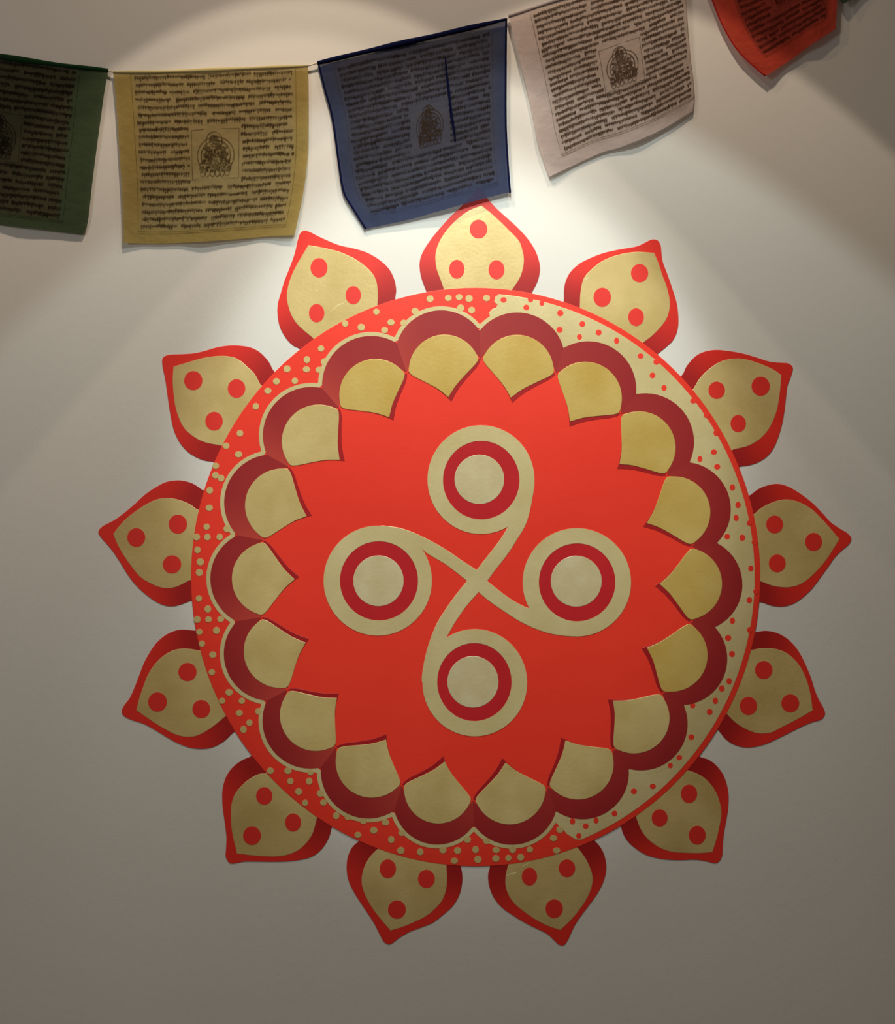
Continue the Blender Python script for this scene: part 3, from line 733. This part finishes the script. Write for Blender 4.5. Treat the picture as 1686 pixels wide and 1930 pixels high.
def flag_object(name, label, fl, cloth_mat, hem_mat, ink_mat, rows, area, fig, seed, weight=1.0, glyph=1.0, hem=1.0, frame=True, fig_ink=None, side_hem=None, sides=('l',)):
    org = fl.at(0.5, 0.0)
    root = bpy.data.objects.new(name, None)
    root.location = org; root.empty_display_size = 0.05
    COL.objects.link(root)
    tag(root, label, 'prayer flag', 'prayer flags on the string')
    NU, NV = 48, 44
    # cloth
    grid = [[fl.at(i / NU, j / NV) - org for i in range(NU + 1)] for j in range(NV + 1)]
    vs = [p for row in grid for p in row]
    fs = [(j * (NU + 1) + i, (j + 1) * (NU + 1) + i, (j + 1) * (NU + 1) + i + 1, j * (NU + 1) + i + 1) for j in range(NV) for i in range(NU)]
    me = mesh('cloth', vs, fs)
    uv = me.uv_layers.new(name='UVMap')
    for lp in me.loops:
        j, i = divmod(lp.vertex_index, NU + 1)
        uv.data[lp.index].uv = (i / NU, j / NV)
    for p in me.polygons:
        p.use_smooth = True
    link('cloth', me, cloth_mat, root)

    # rolled hem round the string
    def tube(pts, rad, flat=0.8, n=8):
        V = []; F = []
        for k, p in enumerate(pts):
            q = pts[min(k + 1, len(pts) - 1)] - pts[max(k - 1, 0)]
            q.normalize()
            up = q.cross(Vector((0, -1, 0))).normalized(); out = Vector((0, -1, 0))
            r = rad(k / (len(pts) - 1)) if callable(rad) else rad
            for a in range(n):
                an = 2 * math.pi * a / n
                V.append(p + up * (r * math.cos(an)) + out * (r * flat * math.sin(an)))
        for k in range(len(pts) - 1):
            for a in range(n):
                F.append((k * n + a, k * n + (a + 1) % n, (k + 1) * n + (a + 1) % n, (k + 1) * n + a))
        F.append(tuple(range(n))[::-1]); F.append(tuple((len(pts) - 1) * n + a for a in range(n)))
        m2 = mesh('tube', V, F)
        for p in m2.polygons:
            p.use_smooth = True
        return m2
    hem_r = (lambda t: (2.3 + 1.7 * math.sin(math.pi * min(1, max(0, t))) + 0.5 * math.sin(17 * t + seed)) * S * hem)
    link('hem', tube([fl.at(k / 40, 0.0) - org for k in range(41)], hem_r), hem_mat, root)
    if side_hem:
        for s_ in sides:
            pts = []
            for k in range(41):
                t = k / 40
                uv_ = {'l': (0.004, t), 'r': (0.996, t), 'b': (t, 0.996)}[s_]
                pts.append(fl.at(*uv_) - org)
            link('side_hem', tube(pts, side_hem * S, 0.5), hem_mat, root)

    # print
    rd_ = random.Random(seed)
    V = []; F = []
    u0, u1, v0, v1 = area
    LIFT = 0.0006

    def quad(c):
        b = len(V)
        for (uu, vv) in c:
            V.append(fl.at(min(1.0, max(0.0, uu)), min(1.0, max(0.0, vv)), LIFT) - org)
        F.append((b, b + 1, b + 2, b + 3))

    def stroke(ua, va, ub, vb, wu, wv):
        quad([(ua - wu, va - wv), (ua + wu, va + wv), (ub + wu, vb + wv), (ub - wu, vb - wv)])
    rh = (v1 - v0) / rows
    gu = 0.0125 * glyph
    fu0, fu1, fv0, fv1 = fig
    for r in range(rows):
        vb = v0 + (r + 0.5) * rh
        spans = [(u0, u1)]
        if fv0 - rh * 0.4 < vb < fv1 + rh * 0.2:
            spans = [(u0, fu0 - 0.008), (fu1 + 0.008, u1)]
        for (sa, sb) in spans:
            u = sa + rd_.uniform(0, 0.012)
            run = rd_.randint(9, 30)
            fade = 1.0
            while u < sb - gu:
                wob = 0.06 * rh * math.sin(17 * u + r) + 0.04 * rh * math.sin(61 * u + 2.1 * r)
                w = gu * rd_.uniform(0.75, 1.15)
                hv = vb + wob
                hw_ = 0.115 * rh * weight * rd_.uniform(0.7, 1.35)
                # head line
                stroke(u, hv - 0.12 * rh, u + w * 0.99, hv - 0.12 * rh + rd_.uniform(-.03, .03) * rh, 0, hw_ * 1.25)
                # stems hanging from it
                for q in range(rd_.choice((1, 2, 2, 3))):
                    su = u + w * rd_.uniform(0.08, 0.92)
                    ln = rh * rd_.choice((0.14, 0.2, 0.24, 0.3, 0.46))
                    stroke(su, hv - 0.12 * rh, su + w * rd_.uniform(-.22, .12), hv - 0.12 * rh + ln, gu * 0.12 * weight, 0)
                # cross stroke or foot
                if rd_.random() < 0.75:
                    fv = hv + rh * rd_.uniform(0.0, 0.10)
                    stroke(u + w * 0.1, fv, u + w * rd_.uniform(0.55, 0.95), fv + rh * rd_.uniform(-.05, .05), 0, hw_ * 0.8)
                # vowel sign above
                if rd_.random() < 0.28:
                    stroke(u + w * 0.25, hv - 0.36 * rh, u + w * 0.75, hv - 0.22 * rh, 0, hw_ * 0.7)
                # subjoined letter
                if rd_.random() < 0.16:
                    stroke(u + w * 0.2, hv + 0.24 * rh, u + w * 0.8, hv + 0.28 * rh, 0, hw_ * 0.9)
                u += w * rd_.uniform(0.98, 1.08)
                run -= 1
                if run <= 0:
                    u += gu * rd_.uniform(0.7, 2.2)
                    run = rd_.randint(9, 34)
    # ruled border lines at the foot and sides
    for k in range(40):
        a, b = u0 - 0.012 + (u1 - u0 + 0.024) * k / 40, u0 - 0.012 + (u1 - u0 + 0.024) * (k + 1) / 40
        for vv in (v1 + 0.006, v1 + 0.018):
            quad([(a, vv), (a, vv + 0.0028), (b, vv + 0.0028), (b, vv)])
        a, b = v0 + (v1 - v0 + 0.018) * k / 40, v0 + (v1 - v0 + 0.018) * (k + 1) / 40
        for uu in (u0 - 0.014, u1 + 0.010):
            quad([(uu, a), (uu + 0.002, a), (uu + 0.002, b), (uu, b)])
    tag(link('printed_text', mesh('printed_text', V, F), ink_mat, root), label='rows of block-printed Tibetan style prayer script')

    # central woodcut: seated figure on a lotus seat inside an arched halo and ruled square
    V, F = [], []
    fw, fh = fu1 - fu0, fv1 - fv0
    P = lambda x, y: (fu0 + fw * x, fv0 + fh * y)

    def bar(x0, y0, x1, y1, w):
        (a, b), (c, d) = P(x0, y0), P(x1, y1)
        l = math.hypot(x1 - x0, y1 - y0) or 1
        nx, ny = -(y1 - y0) / l * w, (x1 - x0) / l * w
        quad([(a - nx * fw, b - ny * fh), (a + nx * fw, b + ny * fh), (c + nx * fw, d + ny * fh), (c - nx * fw, d - ny * fh)])
    if frame:
        for e in ((0, 0, 1, 0), (1, 0, 1, 1), (1, 1, 0, 1), (0, 1, 0, 0)):
            bar(*e, 0.006)
    for (cx_, cy_, rx_, ry_, a0_, a1_, w_) in ((0.5, 0.53, 0.39, 0.38, 150, 395, 0.010), (0.5, 0.53, 0.31, 0.31, 160, 380, 0.012), (0.47, 0.24, 0.17, 0.19, 150, 390, 0.012)):
        for k in range(26):
            t0, t1 = math.radians(a0_ + (a1_ - a0_) * k / 26), math.radians(a0_ + (a1_ - a0_) * (k + 1) / 26)
            bar(cx_ + rx_ * math.cos(t0), cy_ + ry_ * math.sin(t0), cx_ + rx_ * math.cos(t1), cy_ + ry_ * math.sin(t1), w_)

    def half_width(y):
        if y < 0.08: return None
        if y < 0.15: return (0.47, 0.03 + (y - 0.08) * 0.8)
        if y < 0.30: return (0.47, 0.09 + 0.02 * math.sin((y - 0.15) * 20))
        if y < 0.36: return (0.48, 0.07 + (y - 0.30) * 2.6)
        if y < 0.58: return (0.50, 0.24 + 0.03 * math.sin(y * 40))
        if y < 0.70: return (0.50, 0.24 + (y - 0.58) * 1.0)
        if y < 0.86: return (0.49, 0.35 - abs(y - 0.78) * 0.4)
        return None
    y = 0.09
    while y < 0.86:
        hw2 = half_width(y)
        if hw2:
            x = hw2[0] - hw2[1]
            while x < hw2[0] + hw2[1]:
                l_ = rd_.uniform(0.03, 0.12)
                if rd_.random() < 0.90:
                    bar(x, y, min(x + l_, hw2[0] + hw2[1]), y + rd_.uniform(-.015, .015), 0.019 * rd_.uniform(0.6, 1.3))
                x += l_ + rd_.uniform(0.0, 0.03)
        y += 0.026
    for k in range(6):
        xc = 0.22 + 0.105 * k
        for q in range(6):
            t0, t1 = math.pi * q / 6, math.pi * (q + 1) / 6
            bar(xc - 0.05 * math.cos(t0), 0.86 + 0.09 * math.sin(t0), xc - 0.05 * math.cos(t1), 0.86 + 0.09 * math.sin(t1), 0.009)
    tag(link('printed_figure', mesh('printed_figure', V, F), fig_ink or ink_mat, root), label='small woodcut of a seated figure in an arched halo')
    return root


ink_brown = ink_material('brown_block_ink', (0.055, 0.034, 0.014), 0.46)
ink_dark = ink_material('dark_block_ink', (0.016, 0.013, 0.008), 0.42)
ink_navy = ink_material('dull_block_ink', (0.018, 0.014, 0.015), 0.58)
ink_umber = ink_material('umber_figure_ink', (0.030, 0.019, 0.013), 0.30)
ink_mauve = ink_material('umber_block_ink', (0.080, 0.050, 0.032), 0.32)
ink_red = ink_material('maroon_block_ink', (0.10, 0.018, 0.010), 0.42)

AREA = (0.10, 0.925, 0.012, 0.925)
green_cloth = cloth_material('green_cotton', (0.075, 0.108, 0.058), (0.088, 0.082, 0.047), clear=0.07, area=(-1, 0.84, 0.0, 0.93))
green_hem = cloth_material('green_hem_cotton', (0.018, 0.060, 0.024), (0.018, 0.060, 0.024), clear=0.0)
yellow_cloth = cloth_material('yellow_cotton', (0.42, 0.315, 0.105), (0.40, 0.315, 0.150), clear=0.10, area=AREA)
yellow_hem = cloth_material('yellow_hem_cotton', (0.66, 0.58, 0.30), (0.66, 0.58, 0.30), clear=0.0)
blue_cloth = cloth_material('blue_cotton', (0.044, 0.058, 0.125), (0.066, 0.068, 0.096), clear=0.20, soft=0.05, area=(0.08, 0.93, 0.0, 0.90))
blue_hem = cloth_material('navy_hem_cotton', (0.008, 0.011, 0.050), (0.008, 0.011, 0.050), clear=0.0)
white_cloth = cloth_material('mauve_white_cotton', (0.61, 0.51, 0.48), (0.55, 0.455, 0.40), clear=0.10, area=(0.12, 1.2, 0.0, 0.93))
white_hem = cloth_material('white_hem_cotton', (0.42, 0.35, 0.36), (0.42, 0.35, 0.36), clear=0.0)
red_cloth = cloth_material('red_cotton', (0.62, 0.080, 0.048), (0.36, 0.060, 0.042), clear=0.08, area=(0.16, 0.90, 0.0, 0.86))
red_hem = cloth_material('red_hem_cotton', (0.50, 0.022, 0.016), (0.50, 0.022, 0.016), clear=0.0)

green = Flag(top=[(-180, 78), (-90, 93), (0, 106.5), (71, 117), (140, 126), (204, 132.5)],
             bottom=[(-186, 398), (-90, 411), (0, 423.5), (60, 430), (107, 436), (157, 442)],
             left=[(-180, 78), (-176, 180), (-180, 300), (-186, 398)],
             right=[(204, 132.5), (196, 178), (189, 230), (181.5, 285), (174, 345), (169, 391), (165, 420), (157, 442)],
             d_top=(0.006, 0.006), d_bot=(0.006, 0.006), waves=(0.0014, 1.4, 0.3))
yellow = Flag(top=[(213, 136), (300, 135.5), (400, 132), (500, 127.5), (580, 124)],
              bottom=[(233, 457.5), (290, 459), (350, 457), (430, 452), (500, 446), (555, 443)],
              left=[(213, 136), (219, 200), (225, 290), (230, 370), (233, 457.5)],
              right=[(580, 124), (581, 200), (581, 265), (578, 315), (571, 365), (562, 410), (555, 443)],
              d_top=(0.006, 0.006), d_bot=(0.006, 0.006), waves=(0.0014, 1.8, 1.0))
blue = Flag(top=[(598, 119), (690, 97), (780, 77), (870, 56), (955, 36)],
            bottom=[(688, 432), (769, 414.5), (820, 400), (873, 385), (949, 364.5), (962, 364)],
            left=[(598, 119), (611, 170), (625, 222), (636, 300), (646, 361), (666, 397), (688, 432)],
            right=[(955, 36), (954, 130), (954, 235), (958, 313), (962, 364)],
            d_top=(0.006, 0.008), d_bot=(0.007, 0.012), waves=(0.0016, 1.2, 2.2))
white = Flag(top=[(958, 31), (1015, 12), (1075, -8), (1180, -42), (1290, -78)],
             bottom=[(1034.6, 333), (1086, 309), (1132, 288), (1176, 275), (1244, 245.6), (1305, 209)],
             left=[(958, 31), (974, 92), (993, 170), (1005, 225), (1013, 268), (1034.6, 333)],
             right=[(1290, -78), (1293, 0), (1300, 97), (1308, 165), (1305, 209)],
             d_top=(0.008, 0.011), d_bot=(0.006, 0.008), waves=(0.0016, 1.5, 0.6))
red = Flag(top=[(1306, -84), (1390, -113), (1480, -148), (1566, -186)],
           bottom=[(1441, 143.5), (1488, 114), (1523, 88), (1574, 54.6)],
           left=[(1306, -84), (1322, -45), (1340.6, 0), (1359, 45), (1385, 90), (1412, 118.6), (1441, 143.5)],
           right=[(1566, -186), (1577, -90), (1577, 0), (1574, 54.6)],
           d_top=(0.012, 0.015), d_bot=(0.010, 0.013), waves=(0.002, 1.3, 0.2))
green2 = Flag(top=[(1580, -194), (1680, -240), (1780, -288), (1880, -338)],
              bottom=[(1584, 3), (1595, 4), (1660, -45), (1760, -95), (1885, -150)],
              left=[(1580, -194), (1576, -120), (1572, -50), (1574, -18), (1584, 3)],
              right=[(1880, -338), (1884, -280), (1886, -210), (1885, -150)],
              d_top=(0.016, 0.020), d_bot=(0.014, 0.020), waves=(0.003, 1.3, 1.2))

f_green = flag_object('prayer_flag', 'dark green printed prayer flag cut off by the left edge', green, green_cloth, green_hem, ink_dark,
                      21, (0.10, 0.855, 0.012, 0.925), (0.38, 0.60, 0.33, 0.62), 11, weight=1.1, hem=1.35)
f_yellow = flag_object('prayer_flag', 'yellow printed prayer flag between the green and blue flags', yellow, yellow_cloth, yellow_hem, ink_brown,
                       21, AREA, (0.385, 0.635, 0.345, 0.635), 12)
f_blue = flag_object('prayer_flag', 'dark blue prayer flag with a vertical crease above the top petal', blue, blue_cloth, blue_hem, ink_navy,
                     25, (0.09, 0.91, 0.045, 0.92), (0.45, 0.65, 0.37, 0.63), 13, weight=1.5, hem=1.4, frame=False, fig_ink=ink_umber, side_hem=1.9, sides=('l', 'r'))
f_white = flag_object('prayer_flag', 'pale mauve-white printed prayer flag right of the blue flag', white, white_cloth, white_hem, ink_mauve,
                      24, (0.13, 0.985, 0.03, 0.90), (0.455, 0.70, 0.385, 0.65), 14, weight=1.25)
f_red = flag_object('prayer_flag', 'red prayer flag hanging by its point at the top right', red, red_cloth, red_hem, ink_red,
                    18, (0.17, 0.88, 0.03, 0.86), (0.42, 0.64, 0.33, 0.60), 15, weight=1.2, side_hem=1.4)
f_green2 = flag_object('prayer_flag', 'dark green flag corner just showing beside the red flag', green2, green_cloth, green_hem, ink_dark,
                       12, (0.12, 0.88, 0.03, 0.86), (0.42, 0.64, 0.33, 0.60), 16)

# sewn crease down the blue flag
cr = [(839, 108), (841, 135), (844, 160), (848, 195), (851, 222), (855, 245), (858, 266)]
org = Vector(f_blue.location)
V = []; F = []
for k, (x, y) in enumerate(cr):
    w = (1.2, 2.0, 2.3, 2.5, 2.6, 2.3, 1.2)[k]
    # depth of the cloth near this pixel
    best = min(((blue.px(i / 40, j / 40)[0] - x) ** 2 + (blue.px(i / 40, j / 40)[1] - y) ** 2, i / 40, j / 40) for i in range(20, 36) for j in range(0, 40))
    d = blue.depth(best[1], best[2])
    for dx, dd in ((-w, 0.0004), (0, 0.0035), (w, 0.0004)):
        V.append(wall_pt(x + dx, y, d + dd) - org)
for k in range(len(cr) - 1):
    for q in (0, 1):
        F.append((k * 3 + q, (k + 1) * 3 + q, (k + 1) * 3 + q + 1, k * 3 + q + 1))
tag(link('crease', mesh('crease', V, F), blue_hem, f_blue), label='dark pinched vertical crease')

# the string the flags are sewn to
cord_mat = paint('cotton_cord', (0.66, 0.60, 0.46), (0.74, 0.69, 0.56), rough=0.8, spec=0.1, scale=120.0)
path = []
for fl in (green, yellow, blue, white, red, green2):
    for k in range(17):
        path.append(fl.at(k / 16, 0.0))
path = [path[0] + Vector((-0.25, 0.0, 0.05))] + path + [path[-1] + Vector((0.2, 0.0, 0.10))]
org = path[len(path) // 2].copy()
V = []; F = []; n = 6
for k, p in enumerate(path):
    q = (path[min(k + 1, len(path) - 1)] - path[max(k - 1, 0)]).normalized()
    up = q.cross(Vector((0, -1, 0))).normalized()
    for a in range(n):
        an = 2 * math.pi * a / n
        V.append(p - org + up * (1.5 * S * math.cos(an)) + Vector((0, -1, 0)) * (1.5 * S * math.sin(an)))
for k in range(len(path) - 1):
    for a in range(n):
        F.append((k * n + a, k * n + (a + 1) % n, (k + 1) * n + (a + 1) % n, (k + 1) * n + a))
me = mesh('flag_string', V, F)
for p in me.polygons:
    p.use_smooth = True
cord = link('flag_string', me, cord_mat)
cord.location = org
tag(cord, 'thin cream cord that carries the row of prayer flags', 'string')
